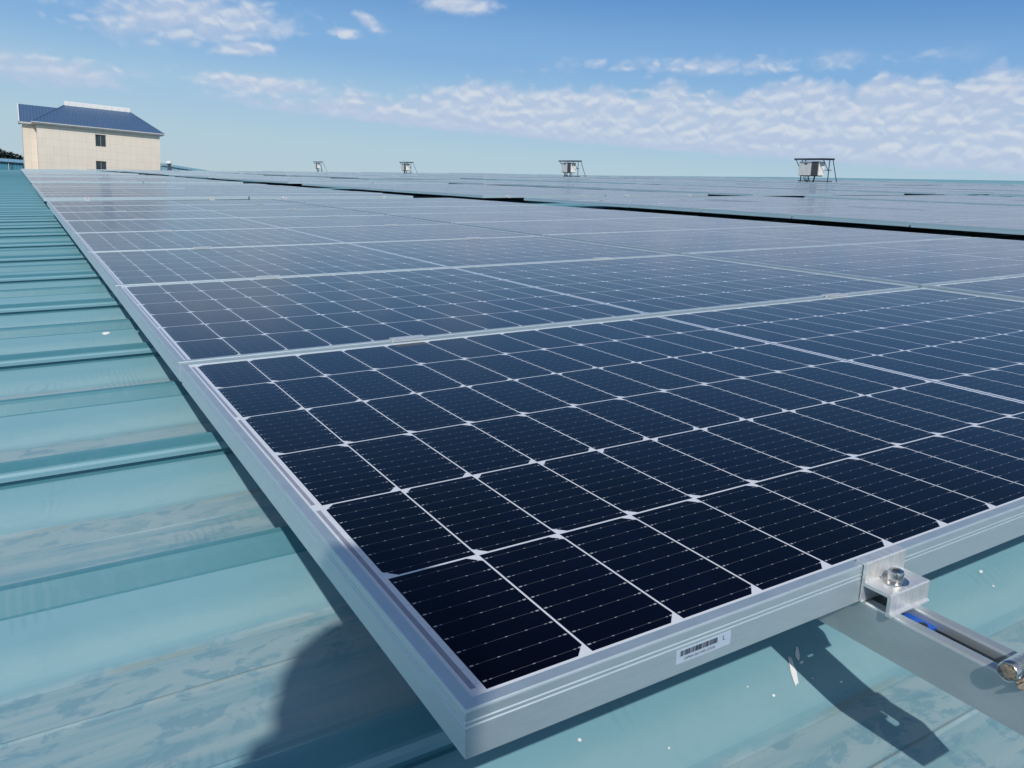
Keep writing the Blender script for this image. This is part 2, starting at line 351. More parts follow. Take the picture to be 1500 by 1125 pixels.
# ------------------------------------------------------------------ mesh helpers
class MB:
    """collects faces, then links ONE mesh object"""
    def __init__(s): s.v = []; s.f = []; s.mi = []; s.uv = {}
    def face(s, pts, mi=0):
        i = len(s.v); s.v += [tuple(p) for p in pts]; s.f.append(tuple(range(i, i + len(pts)))); s.mi.append(mi)
    def box(s, a, b, M=None, mi=0, bev=0.0):
        x0, y0, z0 = a; x1, y1, z1 = b
        if bev > 0:
            bm = bmesh.new(); bmesh.ops.create_cube(bm, size=1.0)
            for v in bm.verts: v.co = Vector(((x0 + x1) / 2 + v.co.x * (x1 - x0), (y0 + y1) / 2 + v.co.y * (y1 - y0), (z0 + z1) / 2 + v.co.z * (z1 - z0)))
            bmesh.ops.bevel(bm, geom=bm.edges[:], offset=bev, segments=2, affect='EDGES', profile=.5)
            s.bm(bm, M, mi); return s
        c = [Vector(q) for q in ((x0, y0, z0), (x1, y0, z0), (x1, y1, z0), (x0, y1, z0), (x0, y0, z1), (x1, y0, z1), (x1, y1, z1), (x0, y1, z1))]
        if M: c = [M @ q for q in c]
        i = len(s.v); s.v += [tuple(q) for q in c]
        for q in ((0, 3, 2, 1), (4, 5, 6, 7), (0, 1, 5, 4), (1, 2, 6, 5), (2, 3, 7, 6), (3, 0, 4, 7)):
            s.f.append(tuple(i + k for k in q)); s.mi.append(mi)
        return s
    def bm(s, bm, M=None, mi=0):
        i = len(s.v); bm.verts.index_update()
        s.v += [tuple((M @ v.co) if M else v.co) for v in bm.verts]
        for f in bm.faces: s.f.append(tuple(i + v.index for v in f.verts)); s.mi.append(mi)
        bm.free(); return s
    def bar(s, p, q, r, n=8, r2=None, mi=0):
        p = Vector(p); q = Vector(q); d = (q - p); L = d.length; d.normalize()
        a = d.orthogonal().normalized(); b = d.cross(a); r2 = r if r2 is None else r2
        i = len(s.v)
        for k in range(n):
            o = a * math.cos(2 * math.pi * k / n) + b * math.sin(2 * math.pi * k / n)
            s.v.append(tuple(p + o * r)); s.v.append(tuple(q + o * r2))
        for k in range(n):
            j = (k + 1) % n
            s.f.append((i + 2 * k, i + 2 * j, i + 2 * j + 1, i + 2 * k + 1)); s.mi.append(mi)
        s.f.append(tuple(i + 2 * k for k in reversed(range(n)))); s.mi.append(mi)
        s.f.append(tuple(i + 2 * k + 1 for k in range(n))); s.mi.append(mi)
        return s
    def lathe(s, prof, n=24, M=None, mi=0):
        i = len(s.v)
        for (r, z) in prof:
            for k in range(n):
                a = 2 * math.pi * k / n; q = Vector((r * math.cos(a), r * math.sin(a), z))
                s.v.append(tuple(M @ q if M else q))
        for j in range(len(prof) - 1):
            for k in range(n):
                k2 = (k + 1) % n
                s.f.append((i + j * n + k, i + j * n + k2, i + (j + 1) * n + k2, i + (j + 1) * n + k)); s.mi.append(mi)
        return s
    def tube(s, pts, r, n=8, mi=0):
        for a, b in zip(pts[:-1], pts[1:]): s.bar(a, b, r, n, mi=mi)
        return s
    def mesh(s, name, mats):
        me = bpy.data.meshes.new(name); me.from_pydata(s.v, [], s.f); me.update()
        for m in (mats if isinstance(mats, (list, tuple)) else [mats]): me.materials.append(m)
        for p, k in zip(me.polygons, s.mi): p.material_index = k
        return me
    def build(s, name, mats, parent=None, smooth=False):
        me = s.mesh(name, mats)
        if smooth: smooth_mesh(me)
        return add(name, me, parent)

def smooth_mesh(me, ang=40):
    me.polygons.foreach_set('use_smooth', [True] * len(me.polygons))
    try: me.set_sharp_from_angle(angle=R(ang))
    except Exception: pass

def add(name, data, parent=None):
    o = bpy.data.objects.new(name, data); COL.objects.link(o)
    if parent is not None: o.parent = parent
    return o
def tag(o, label, cat, group=None, kind=None):
    if label: o['label'] = label
    if cat: o['category'] = cat
    if group: o['group'] = group
    if kind: o['kind'] = kind
    return o
def on_roof(o, loc=(0, 0, 0), rot=(0, 0, 0)):
    o.matrix_world = T @ Matrix.Translation(Vector(loc)) @ Euler(rot).to_matrix().to_4x4(); return o
def thing(name, label, cat, loc=None, group=None, roof=True, rot=(0, 0, 0)):
    o = add(name, None); o.empty_display_size = .1
    tag(o, label, cat, group)
    if loc is not None:
        if roof: on_roof(o, loc, rot)
        else: o.location = loc; o.rotation_euler = rot
    return o
def to_world(p): return T @ Vector(p)

# ------------------------------------------------------------------ ground
g = MB(); g.face([(-2500, -2500, -9), (2500, -2500, -9), (2500, 2500, -9), (-2500, 2500, -9)])
mg, tg, pg = mat("dry_ground", (.20, .18, .13), .95)
oc = tg.new('ShaderNodeTexCoord').outputs['Object']
tg.l.new(tg.mix(tg.step(tg.noise(oc, .02, 8), .4, .6), (.10, .11, .06, 1), (.24, .21, .15, 1)), pg.inputs['Base Color'])
go = g.build('ground', mg); go['kind'] = 'structure'

# ------------------------------------------------------------------ the factory whose roof we stand on
XL, XR, YN, YF = -9.0, 105.0, -4.5, 94.0
fac = thing('factory_building', 'low factory under the teal ribbed metal roof that carries all the solar panels', 'factory', (0, 0, 0))
RIB_B = [(0, -.150), (.004, -.1492), (.004, -.1400), (-.0035, -.1380), (-.0035, -.1310), (.002, -.1245), (.030, -.1165), (.036, -.120), (.052, -.187)]
RIB_A = [(0, -.150), (.003, -.1485), (.013, -.1290), (.018, -.1240), (.028, -.1225), (.034, -.126), (.052, -.187)]
FLAT = [(.062, -.190), (.127, -.190), (.1305, -.1888), (.134, -.190), (.252, -.1895), (.2555, -.1884), (.259, -.1895), (.322, -.1890), (.336, -.1850), (.405, -.1560)]
rows = []
k = math.floor((YN - Y_B) / HALF); k -= k % 2
yy = Y_B + k * HALF; i = 0
while yy < YF:
    for (a, z) in (RIB_B if i % 2 == 0 else RIB_A) + FLAT: rows.append((yy + a, z))
    yy += HALF; i += 1
rm = MB()
xs = [XL, -1.5, -.6, 0.0, .6, 1.5, 6, 20, 60, XR]
for (y, z) in rows:
    for x in xs: rm.v.append((x, y, z))
n = len(xs)
for j in range(len(rows) - 1):
    for q in range(n - 1):
        rm.f.append((j * n + q, j * n + q + 1, (j + 1) * n + q + 1, (j + 1) * n + q)); rm.mi.append(0)
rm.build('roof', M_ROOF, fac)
# far side of the roof falls away behind the ridge, with a ridge cap along it
rc = MB()
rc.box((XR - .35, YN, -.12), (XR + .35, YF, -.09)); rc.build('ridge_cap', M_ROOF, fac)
bk = MB()
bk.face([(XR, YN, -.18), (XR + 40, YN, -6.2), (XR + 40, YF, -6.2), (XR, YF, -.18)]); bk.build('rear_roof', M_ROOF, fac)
wl = MB()
wl.box((XL + .3, YN + .3, -9.5), (XR - 1, YF - .3, -.32)); wl.build('wall', M_TEALWALL, fac)
# splashes of white paint beside the rail
def disc(cx, cy, z, rx, ry, ang, n=14, zf=None, seed=0):
    rnd = random.Random(seed); pts = []
    for a in range(n):
        t_ = 2 * math.pi * a / n; rr = 1 + rnd.uniform(-.18, .18)
        x = rx * rr * math.cos(t_); y = ry * rr * math.sin(t_)
        X = cx + x * math.cos(ang) - y * math.sin(ang); Y = cy + x * math.sin(ang) + y * math.cos(ang)
        pts.append((X, Y, (zf(Y) if zf else z) + .0008))
    return pts
def roof_z(y):
    t_ = ((y - Y_B) / HALF); kk = math.floor(t_); s_ = (t_ - kk) * HALF
    prof = (RIB_B if kk % 2 == 0 else RIB_A) + FLAT + [(HALF, -.150)]
    for (a, za), (b, zb) in zip(prof[:-1], prof[1:]):
        if a <= s_ <= b and b > a: return za + (zb - za) * (s_ - a) / (b - a)
    return -.15
def px_to_roof(u, v):
    d = right * ((u - 750) / 1168.9) + down * ((v - 562.5) / 1168.9) + fwd
    for it in range(4000):
        t_ = .3 + it * .002
        P = CAM_C + d * t_
        if P.z < roof_z(P.y): return P
    return P
DR = [(1162, 985, .019, .0034, .95, 1), (1168, 960, .009, .0026, .8, 2), (1174, 972, .006, .002, .1, 3), (1437, 838, .006, .0035, .3, 4), (1455, 860, .003, .0022, .2, 5),
      (1133, 1021, .003, .0022, .1, 6), (1190, 996, .002, .0014, .5, 7), (1232, 1001, .004, .0016, .0, 8), (849, 1086, .0032, .0026, 0, 9), (155, 489, .012, .007, .2, 10), (980, 1097, .002, .0016, 0, 11), (1095, 1008, .0016, .0014, 0, 12)]
for (u, v, rx, ry, a, sd) in DR:
    P = px_to_roof(u, v); b = MB(); b.face(disc(P.x, P.y, 0, rx * (.9 if rx > .008 else .6), ry * (.9 if rx > .008 else .6), a, 16, roof_z, sd)); b.build('paint_splash', M_WHITE, fac)

# ------------------------------------------------------------------ solar panels
def frame_mesh():
    prof = [(0, -.035), (0, -.0128), (.0009, -.0122), (.0009, -.0114), (0, -.0108), (0, -.0092), (.0009, -.0086), (.0009, -.0078), (0, -.0072),
            (0, -.0016), (.0003, -.0006), (.0013, 0.0), (.0102, 0.0), (.0110, -.0007), (.0110, -.0062), (.0020, -.0062), (.0020, -.0330), (.0280, -.0330), (.0280, -.0350)]
    b = MB(); n = len(prof)
    def ring(cx):
        d, z = cx
        return [(d, d, z), (PL - d, d, z), (PL - d, PW - d, z), (d, PW - d, z)]
    for q in prof: b.v += ring(q)
    for i in range(n):
        j = (i + 1) % n
        for c in range(4):
            d = (c + 1) % 4
            b.f.append((i * 4 + c, i * 4 + d, j * 4 + d, j * 4 + c)); b.mi.append(0)
    return b.mesh('frame', M_ALU)
def glass_mesh():
    e = .0106; zt, zb = -.0018, -.0058
    b = MB(); b.box((e, e, zb), (PL - e, PW - e, zt))
    b.mi = [1, 0, 1, 1, 1, 1]
    me = b.mesh('glass', [M_GLASS, M_BACK])
    uv = me.uv_layers.new(name="UVMap")
    for l in me.loops: uv.data[l.index].uv = me.vertices[l.vertex_index].co.xy
    return me
FRAME, GLASS = frame_mesh(), glass_mesh()

CGAP, RP, BX, BY = .020, 1.0556, 5.25, 9.5
NBX, NBY, NR = 9, 9, 8
def block_ok(bx, by): return not (bx == 8 and by < 3)
rb = random.Random(21)
blockz = {}
for bx in range(NBX):
    for by in range(NBY):
        blockz[(bx, by)] = (rb.uniform(-.012, .012), rb.uniform(-.0012, .0012), rb.uniform(-.0012, .0012))
blockz[(0, 0)] = (0, 0, 0); blockz[(1, 0)] = (.004, 0, 0); blockz[(0, 1)] = (0.002, 0, 0); blockz[(1, 1)] = (0.0, 0, 0); 
LIFT = (0, -.0035, .012, .026, .034, .036, .036, .036, .036)
for k_ in list(blockz):
    q_ = blockz[k_]
    if k_[1] >= 1: blockz[k_] = (q_[0] * ((0.0 if k_[1] < 3 else .25) if k_[0] == 0 else .8) + LIFT[k_[1]], q_[1], q_[2])
panels = []
for bx in range(NBX):
    for by in range(NBY):
        if not block_ok(bx, by): continue
        z0, tx, ty = blockz[(bx, by)]
        for c in range(2):
            for r in range(NR):
                X = bx * BX + c * (PL + CGAP); Y = by * BY + r * RP
                jx, jy, jz = (rb.uniform(-.0016, .0016), rb.uniform(-.0022, .0022), rb.uniform(-.0015, .0015))
                if bx == 0 and by == 0 and c == 1: z0c, jy = .005, jy - .0018
                else: z0c = 0.0
                if bx == 0 and by == 0: jx, jy, jz = jx * .3, jy * .3, jz * (0 if r < 3 else .4)
                z = z0 + z0c + ty * (X - bx * BX) * 2 + tx * (Y - by * BY) * 2 + jz
                panels.append([bx, by, c, r, X, Y, z, jx, jy])
def coverage(X, Y):
    cnt = 0; pr = []
    for a in range(7):
        for b in range(7):
            q = Vector((X + PL * a / 6, Y + PW * b / 6, 0)) - CAM_C
            dz_ = q.dot(fwd)
            if dz_ < .05: continue
            u = 750 + 1168.9 * q.dot(right) / dz_; v = 562.5 + 1168.9 * q.dot(down) / dz_
            if 0 <= u <= 1500 and 0 <= v <= 1125: cnt += 1 / (dz_ ** 3)
    return cnt
panels.sort(key=lambda q: -coverage(q[4], q[5]))
single = [q for q in panels[:300] if coverage(q[4], q[5]) > 0]
rest = panels[len(single):]
ORD = ['first', 'second', 'third', 'fourth', 'fifth', 'sixth', 'seventh', 'eighth', 'ninth']
def place_name(bx, by):
    if bx == 0 and by == 0: return 'nearest array'
    if bx == 0: return f'{ORD[by]} array back along the left roof edge'
    if by == 0: return f'{ORD[bx]} array right in front line'
    return f'{ORD[bx]} array right in the {ORD[by]} line back'
def panel_label(bx, by, c, r):
    if (bx, by, c, r) == (0, 0, 0, 0): return 'nearest solar panel, with a barcode sticker on its silver front frame'
    col = 'left' if c == 0 else 'right'
    return f'solar panel, {ORD[r]} row, {col} column of the {place_name(bx, by)}'
def make_panel():
    t = thing('solar_panel', '', '', (0, 0, 0))
    add('frame', FRAME, t); add('glass', GLASS, t); return t
proto = make_panel()
def copy_tree(o):
    c = o.copy(); COL.objects.link(c)
    for ch in o.children:
        d = ch.copy(); COL.objects.link(d); d.parent = c
    return c
first_panel = None
protos_children = list(proto.children)
for i, (bx, by, c, r, X, Y, z, jx, jy) in enumerate(single):
    o = proto if i == 0 else proto.copy()
    if i:
        COL.objects.link(o)
        for ch in protos_children:
            d = ch.copy(); COL.objects.link(d); d.parent = o
    on_roof(o, (X, Y, z), (jx, jy, 0))
    tag(o, panel_label(bx, by, c, r), 'solar panel', 'solar panels mounted in arrays on the roof')
    if (bx, by, c, r) == (0, 0, 0, 0): first_panel = o
# the rest, too many to be single things
fm = MB(); uvs = []
gm = MB()
for (bx, by, c, r, X, Y, z, jx, jy) in rest:
    M = Matrix.Translation((X, Y, z)) @ Euler((jx, jy, 0)).to_matrix().to_4x4()
    prof = [(.002, -.035), (0, -.035), (0, 0), (.011, 0), (.011, -.003)]
    i = len(fm.v)
    for (d, zz) in prof:
        for q in ((d, d, zz), (PL - d, d, zz), (PL - d, PW - d, zz), (d, PW - d, zz)): fm.v.append(tuple(M @ Vector(q)))
    for a in range(len(prof) - 1):
        for q in range(4):
            e = (q + 1) % 4
            fm.f.append((i + a * 4 + q, i + a * 4 + e, i + a * 4 + 4 + e, i + a * 4 + 4 + q)); fm.mi.append(0)
    gl = [(.0106, .0106), (PL - .0106, .0106), (PL - .0106, PW - .0106), (.0106, PW - .0106)]
    i = len(fm.v)
    fm.v += [tuple(M @ Vector((a, b, -.0018))) for a, b in gl]; fm.f.append((i, i + 1, i + 2, i + 3)); fm.mi.append(1)
me = fm.mesh('solar_panels', [M_ALU, M_GLASS])
uv = me.uv_layers.new(name="UVMap")
gl = [(.0106, .0106), (PL - .0106, .0106), (PL - .0106, PW - .0106), (.0106, PW - .0106)]
for p_ in me.polygons:
    if p_.material_index == 1:
        for l, q in zip(p_.loop_indices, gl): uv.data[l].uv = q
rest_o = add('distant_solar_panels', me); on_roof(rest_o)
tag(rest_o, 'mass of distant solar panels reaching back to the far end of the roof', 'solar panels', None, 'stuff')

# barcode sticker on the front frame of the nearest panel
sx0, sx1, sz0, sz1 = .1735, .2285, -.0262, -.0148
st = MB(); st.box((sx0, -.0004, sz0), (sx1, -.0001, sz1)); sticker = st.build('barcode_sticker', M_PAPER, first_panel)
rs = random.Random(3); pr = MB(); x = sx0 + .0035
while x < sx1 - .0135:
    wd = rs.choice([.0003, .0003, .0006, .0006, .0010, .0012]); pr.box((x, -.0006, -.0204), (min(x + wd, sx1 - .0130), -.00042, -.0160)); x += wd + rs.choice([.0003, .0004, .0007])
def text_mesh(body, size, bold=0.0):
    cu = bpy.data.curves.new('text', 'FONT'); cu.body = body; cu.size = size; cu.offset = bold
    o = bpy.data.objects.new('text', cu); COL.objects.link(o)
    bpy.context.view_layer.update()
    dg = bpy.context.evaluated_depsgraph_get(); me = bpy.data.meshes.new_from_object(o.evaluated_get(dg))
    bpy.data.objects.remove(o); return me
def put_text(b, body, size, x, z, fit=None):
    me = text_mesh(body, size)
    wmax = max(v.co.x for v in me.vertices); k = (fit / wmax) if fit else 1.0
    i = len(b.v); b.v += [(x + v.co.x * k, -.00055, z + v.co.y) for v in me.vertices]
    for p_ in me.polygons: b.f.append(tuple(i + q for q in p_.vertices)); b.mi.append(0)
put_text(pr, 'LRP904106210401223250', .0030, sx0 + .0075, -.0243, .0315)
put_text(pr, 'L', .0060, sx1 - .0088, -.0203)
pr.build('printing', M_INK, sticker)

# ------------------------------------------------------------------ mounting rails
def rail_mesh(L, slots):
    Wd, H, th, lip = .040, .040, .0022, .0115
    b = MB()
    rl = .0028
    def prof_left():
        pts = [(0, -H), (0, -rl)]
        for k in range(5):
            a = math.pi - k * math.pi / 8; pts.append((rl + rl * math.cos(a), -rl + rl * math.sin(a)))
        pts += [(lip - rl, 0)]
        for k in range(1, 5):
            a = math.pi / 2 - k * math.pi / 8; pts.append((lip - rl + rl * math.cos(a), -rl + rl * math.sin(a)))
        pts += [(lip, -.009), (lip - th, -.009), (lip - th, -.004), (lip - rl - .0005, -th), (rl + .0006, -th), (th, -rl - .0006), (th, -H)]
        return pts
    P = prof_left()
    for side in (0, 1):
        pts = [((x if side == 0 else Wd - x), z) for x, z in P]
        n = len(pts); i = len(b.v)
        for (x, z) in pts: b.v.append((x, 0, z)); b.v.append((x, L, z))
        for k in range(n):
            j = (k + 1) % n
            b.f.append((i + 2 * k, i + 2 * j, i + 2 * j + 1, i + 2 * k + 1)); b.mi.append(0)
        b.f.append(tuple(i + 2 * k for k in range(n))); b.mi.append(0)
        b.f.append(tuple(i + 2 * k + 1 for k in range(n))); b.mi.append(0)
    # back of the channel with slotted holes
    y = 0.0; x0, x1 = th, Wd - th
    hw = .0060; CX = Wd / 2 + .0095
    for (a, c) in slots:
        b.box((x0, y, -H), (x1, a, -H + th)); b.box((x0, a, -H), (CX - hw, c, -H + th)); b.box((CX + hw, a, -H), (x1, c, -H + th)); y = c
        # rounded slot ends
        for (yc, sg) in ((a, 1), (c, -1)):
            for sx in (-1, 1):
                pts = [(CX + sx * hw, yc, -H + th)]
                for k in range(5):
                    q = k * math.pi / 8; pts.append((CX + sx * hw * math.cos(q), yc + sg * (hw - hw * math.sin(q)), -H + th))
                b.face([pts[0]] + pts[1:])
    b.box((x0, y, -H), (x1, L, -H + th))
    me = b.mesh('channel', M_GALV); smooth_mesh(me, 35); return me
def slots_for(L):
    s_ = []; y = .044
    while y + .05 < min(L, 1.0): s_.append((y, y + .034)); y += .10
    return s_
RX = (.388, 1.664)
def rail(X, Y0, L, label):
    t = thing('mounting_rail', label, 'rail', (X, Y0, -PT), 'mounting rails under the solar panels')
    me = RAILS.get(round(L, 3))
    if me is None: me = RAILS[round(L, 3)] = rail_mesh(L, slots_for(L))
    add('channel', me, t); return t
RAILS = {}
rail(RX[0], -.160, 8.75, 'slotted galvanised rail sticking out from under the nearest panel, beside the barcode')
rail(RX[1], -.160, 8.75, 'slotted galvanised rail under the right end of the nearest panel')
rail(RX[0] + PL + CGAP, -.160, 8.75, 'slotted galvanised rail under the left end of the nearest array right column')
rail(RX[1] + PL + CGAP, -.160, 8.75, 'slotted galvanised rail under the right edge of the nearest array')
for k, X in enumerate((RX[0], RX[1], RX[0] + PL + CGAP, RX[1] + PL + CGAP)):
    rail(X, BY - .09, 8.75, f'{ORD[k]} rail from the left poking out below the white front of the second array')

# ------------------------------------------------------------------ end clamps
def bolt_parts(parent, x, y, z, detailed=True):
    b = MB()
    M = Matrix.Translation((x, y, z))
    b.lathe([(.0044, 0.0), (.0110, 0.0), (.0115, .0006), (.0112, .0014), (.0044, .0016)], 28, M)
    b.build('washer', M_STEEL, parent, True)
    h = MB()
    hd = [(.0060, .0014), (.0066, .0018), (.0066, .0092), (.0060, .0102), (.0042, .0102)]
    h.lathe(hd, 28, M)
    # hex socket
    i = len(h.v)
    for zz in (.0102, .0052):
        for k in range(6):
            a = k * math.pi / 3; h.v.append((x + .0033 * math.cos(a), y + .0033 * math.sin(a), z + zz))
    for k in range(6):
        j = (k + 1) % 6; h.f.append((i + k, i + j, i + 6 + j, i + 6 + k)); h.mi.append(0)
    h.f.append(tuple(i + 6 + k for k in range(6))); h.mi.append(0)
    # rim between the socket and the head edge
    i = len(h.v)
    for k in range(24):
        a = 2 * math.pi * k / 24
        sec = math.pi / 3; aa = (a % sec) - sec / 2; rr = .0033 * math.cos(sec / 2) / math.cos(aa)
        h.v.append((x + rr * math.cos(a), y + rr * math.sin(a), z + .0102)); h.v.append((x + .0043 * math.cos(a), y + .0043 * math.sin(a), z + .0102))
    for k in range(24):
        j = (k + 1) % 24; h.f.append((i + 2 * k, i + 2 * k + 1, i + 2 * j + 1, i + 2 * j)); h.mi.append(0)
    h.build('bolt', M_STEEL, parent, True)
CLAMP_L = .054
def end_clamp_mesh():
    L = CLAMP_L; b = MB(); th = .0030
    # section in (y, z): lip over the frame, upright, shelf, outer leg with a toe
    P = [(.0065, .0004), (-.0012, .0004), (-.0012, -.0150), (-.0010, -.0340), (-.0030, -.0340), (-.0032, -.0183), (-.0262, -.0183), (-.0262, -.0352), (-.0310, -.0352), (-.0315, -.0335),
         (-.0292, -.0320), (-.0292, -.0164), (-.0282, -.0152), (-.0040, -.0152), (-.0040, .0022), (-.0030, .0034), (.0060, .0034), (.0065, .0030)]
    n = len(P); i = 0
    for (y, z) in P: b.v.append((0, y, z)); b.v.append((L, y, z))
    for k in range(n):
        j = (k + 1) % n; b.f.append((2 * k, 2 * k + 1, 2 * j + 1, 2 * j)); b.mi.append(0)
    b.f.append(tuple(2 * k for k in reversed(range(n)))); b.mi.append(0)
    b.f.append(tuple(2 * k + 1 for k in range(n))); b.mi.append(0)
    me = b.mesh('clamp_body', M_ALU_CUT); return me
EC = end_clamp_mesh()
def end_clamp(X, Y, z, label, group='end clamps holding the front edges of the arrays'):
    t = thing('end_clamp', label, 'clamp', (X, Y, z), group)
    add('clamp_body', EC, t); bolt_parts(t, CLAMP_L * .47, -.0150, -.0152)
    return t
near_clamp = end_clamp(.3835, 0, 0, 'bolted aluminium end clamp gripping the front frame of the nearest panel')
# blue channel nut and threaded stud on the projecting rail
nt = MB()
nt.box((.4005, -.052, -.0475), (.4165, -.026, -.0415), bev=.001)
nut = thing('channel_nut', 'bright blue plastic channel nut inside the projecting rail', 'nut', (0, 0, 0))
nt.build('nut_body', M_BLUE, nut)
hl = MB(); hl.lathe([(.0001, .0006), (.0036, .0006), (.0040, 0)], 16, Matrix.Translation((.4085, -.045, -.0414))); hl.build('bolt_hole', M_BLACK, nut)
sd = thing('threaded_stud', 'short threaded steel stud lying across the projecting rail with a muddy end', 'bolt', (.3790, -.1275, -PT + .0082))
ts = MB(); prof = []
x = 0.0
while x < .040: prof += [(.0071, x), (.0080, x + .0004), (.0071, x + .0008)]; x += .0009
ts.lathe([(.0001, 0), (.0062, 0)] + [(r, z + .004) for r, z in prof] + [(.0001, .045)], 24, Matrix.Rotation(math.pi / 2, 4, 'Y')); ts.build('thread', M_STEEL, sd, True)
rg = MB(); rg.lathe([(.0064, -.0003), (.0074, -.0006), (.0079, .0), (.0079, .0045), (.007, .005)], 28, Matrix.Rotation(math.pi / 2, 4, 'Y')); rg.build('collar', M_STEEL, sd, True)
md = MB()
bm_ = bmesh.new(); bmesh.ops.create_icosphere(bm_, subdivisions=3, radius=1.0)
for v_ in bm_.verts:
    k_ = 1 + .18 * math.sin(9 * v_.co.y + 4 * v_.co.z) + random.uniform(-.06, .06); v_.co = Vector((v_.co.x * .0020 - .0004, v_.co.y * .0058 * k_, v_.co.z * .0058 * k_))
md.bm(bm_); bm_ = bmesh.new(); bmesh.ops.create_icosphere(bm_, subdivisions=3, radius=1.0)
for v_ in bm_.verts:
    k_ = 1 + .25 * math.sin(7 * v_.co.y + 5 * v_.co.x) + random.uniform(-.08, .08); v_.co = Vector((v_.co.x * .011 * k_ + .015, v_.co.y * .005 * k_ - .008, v_.co.z * .0035 * k_ - .0085))
md.bm(bm_); md.build('mud', M_MUD, sd, True)

# clamps along the fronts of the arrays behind
for (bx, by, nm) in ((0, 1, 'second array back'), (0, 2, 'third array back'), (1, 1, 'second array, second line')):
    k = 0
    for c in range(2):
        for X in RX:
            end_clamp(bx * BX + c * (PL + CGAP) + X - .01, by * BY, blockz[(bx, by)][0], f'{ORD[k]} small clamp from the left on the white front of the {nm}'); k += 1
# ------------------------------------------------------------------ mid clamps on the seams
def mid_clamp_mesh():
    b = MB(); L = .070
    P = [(-.017, .0003), (-.006, .0003), (-.006, -.006), (.006, -.006), (.006, .0003), (.017, .0003), (.017, .0030), (.0040, .0030), (.0040, -.0040), (-.0040, -.0040), (-.0040, .0030), (-.017, .0030)]
    n = len(P)
    for (y, z) in P: b.v.append((-L / 2, y, z)); b.v.append((L / 2, y, z))
    for k in range(n):
        j = (k + 1) % n; b.f.append((2 * k, 2 * k + 1, 2 * j + 1, 2 * j)); b.mi.append(0)
    # ends, as three simple faces each
    for e in (0, 1):
        for q in ((0, 1, 10, 11), (1, 2, 9, 10), (2, 3, 8, 9), (3, 4, 7, 8), (4, 5, 6, 7)):
            b.f.append(tuple(2 * k + e for k in q)); b.mi.append(0)
    return b.mesh('clamp_body', M_ALU_CUT)
MC = mid_clamp_mesh()
sb = MB(); sb.lathe([(.0001, .0016), (.0030, .0016), (.0032, .0010), (.0032, -.004)], 14); BOLT = sb.mesh('bolt', M_STEEL); smooth_mesh(BOLT)
def mid_clamp(X, Y, z, label):
    t = thing('mid_clamp', label, 'clamp', (X, Y, z), 'mid clamps on the seams between panel rows')
    add('clamp_body', MC, t); add('bolt', BOLT, t)
for (bx, by, nm) in ((0, 0, 'nearest array'), (1, 0, 'second array right')):
    for c in range(2):
        for r in range(NR - 1):
            for q, X in enumerate(RX):
                z = blockz[(bx, by)][0] + .0006
                mid_clamp(bx * BX + c * (PL + CGAP) + X + .036, by * BY + (r + 1) * RP - (RP - PW) / 2, z,
                          f'{("left", "right")[q]} clamp on seam {ORD[r]}-{ORD[r + 1]} row, {("left", "right")[c]} column of {nm}')

# ------------------------------------------------------------------ inverter stands along the upper walkway
def inverter_stand():
    t = thing('inverter_stand', '', 'inverter stand', (0, 0, 0))
    H = 1.14
    cp = MB(); cp.box((-.36, -.80, H - .02), (.30, .80, H + .015)); cp.box((-.36, -.80, H - .06), (-.33, .80, H - .0202)); cp.box((.27, -.80, H - .06), (.30, .80, H - .0202))
    cp.build('canopy', M_STEELDK, t)
    for y in (-.72, .72):
        a = MB(); a.bar((.08, y, 0), (.08, y, H - .03), .022); a.build('post', M_STEELDK, t)
        a = MB(); a.bar((.06, y, .62), (-.34, y, H - .03), .016); a.build('strut', M_STEELDK, t)
        a = MB(); a.bar((.75, y, 0), (.28, y, H - .03), .018); a.build('brace', M_STEELDK, t)
    a = MB(); a.bar((.08, -.95, .20), (.08, .86, .20), .018); a.bar((.08, -.86, .66), (.08, .80, .66), .014); a.build('cross_rail', M_STEELDK, t)
    bx_ = MB(); bx_.box((-.30, -.52, .43), (.055, .56, 1.02), bev=.015); inv = bx_.build('inverter_box', M_INV, t)
    d = MB(); d.box((-.312, -.47, .425), (-.3002, -.12, 1.025), bev=.004); d.build('dark_panel', M_INVG, inv)
    d = MB(); d.box((-.309, .12, .90), (-.3002, .26, .96)); d.build('display', M_INVG, inv)
    d = MB(); d.box((-.24, -.46, .395), (.03, .50, .4298)); d.build('cable_tray', M_BLACK, inv)
    for y, z in ((.38, .0), (.30, .02), (.20, 0), (.12, .03)):
        c = MB(); c.tube([(-.12, y, .40), (-.12, y + .02, .30), (-.05, .22, .13), (.0, .22, .0)], .013, 6); c.build('cable', M_BLACK, t)
    c = MB(); c.tube([(-.12, -.18, .40), (-.12, -.17, .30), (-.08, -.08, .15), (.0, .04, .0)], .030, 8); c.build('conduit', M_BLACK, t)
    return t
st0 = inverter_stand(); kids = [(c, list(c.children)) for c in st0.children]
IX = 29.6
IL = ['largest and nearest inverter on its dark steel stand, rightmost on the skyline', 'inverter on a dark stand, second from the right on the skyline',
      'small far inverter on its stand, third from the right on the skyline', 'farthest and smallest inverter stand on the skyline, left of the others']
for k, (x_, y_) in enumerate(((IX, 23.8), (IX, 42.3), (IX, 67.7), (IX - .4, 91.6))):
    o = st0 if k == 0 else st0.copy()
    if k:
        COL.objects.link(o)
        for c, gs in kids:
            d = c.copy(); COL.objects.link(d); d.parent = o
            for g_ in gs:
                e = g_.copy(); COL.objects.link(e); e.parent = d
    on_roof(o, (x_, y_, -.14 if k < 3 else -.02)); tag(o, IL[k], 'inverter stand', 'inverter stands on the roof')

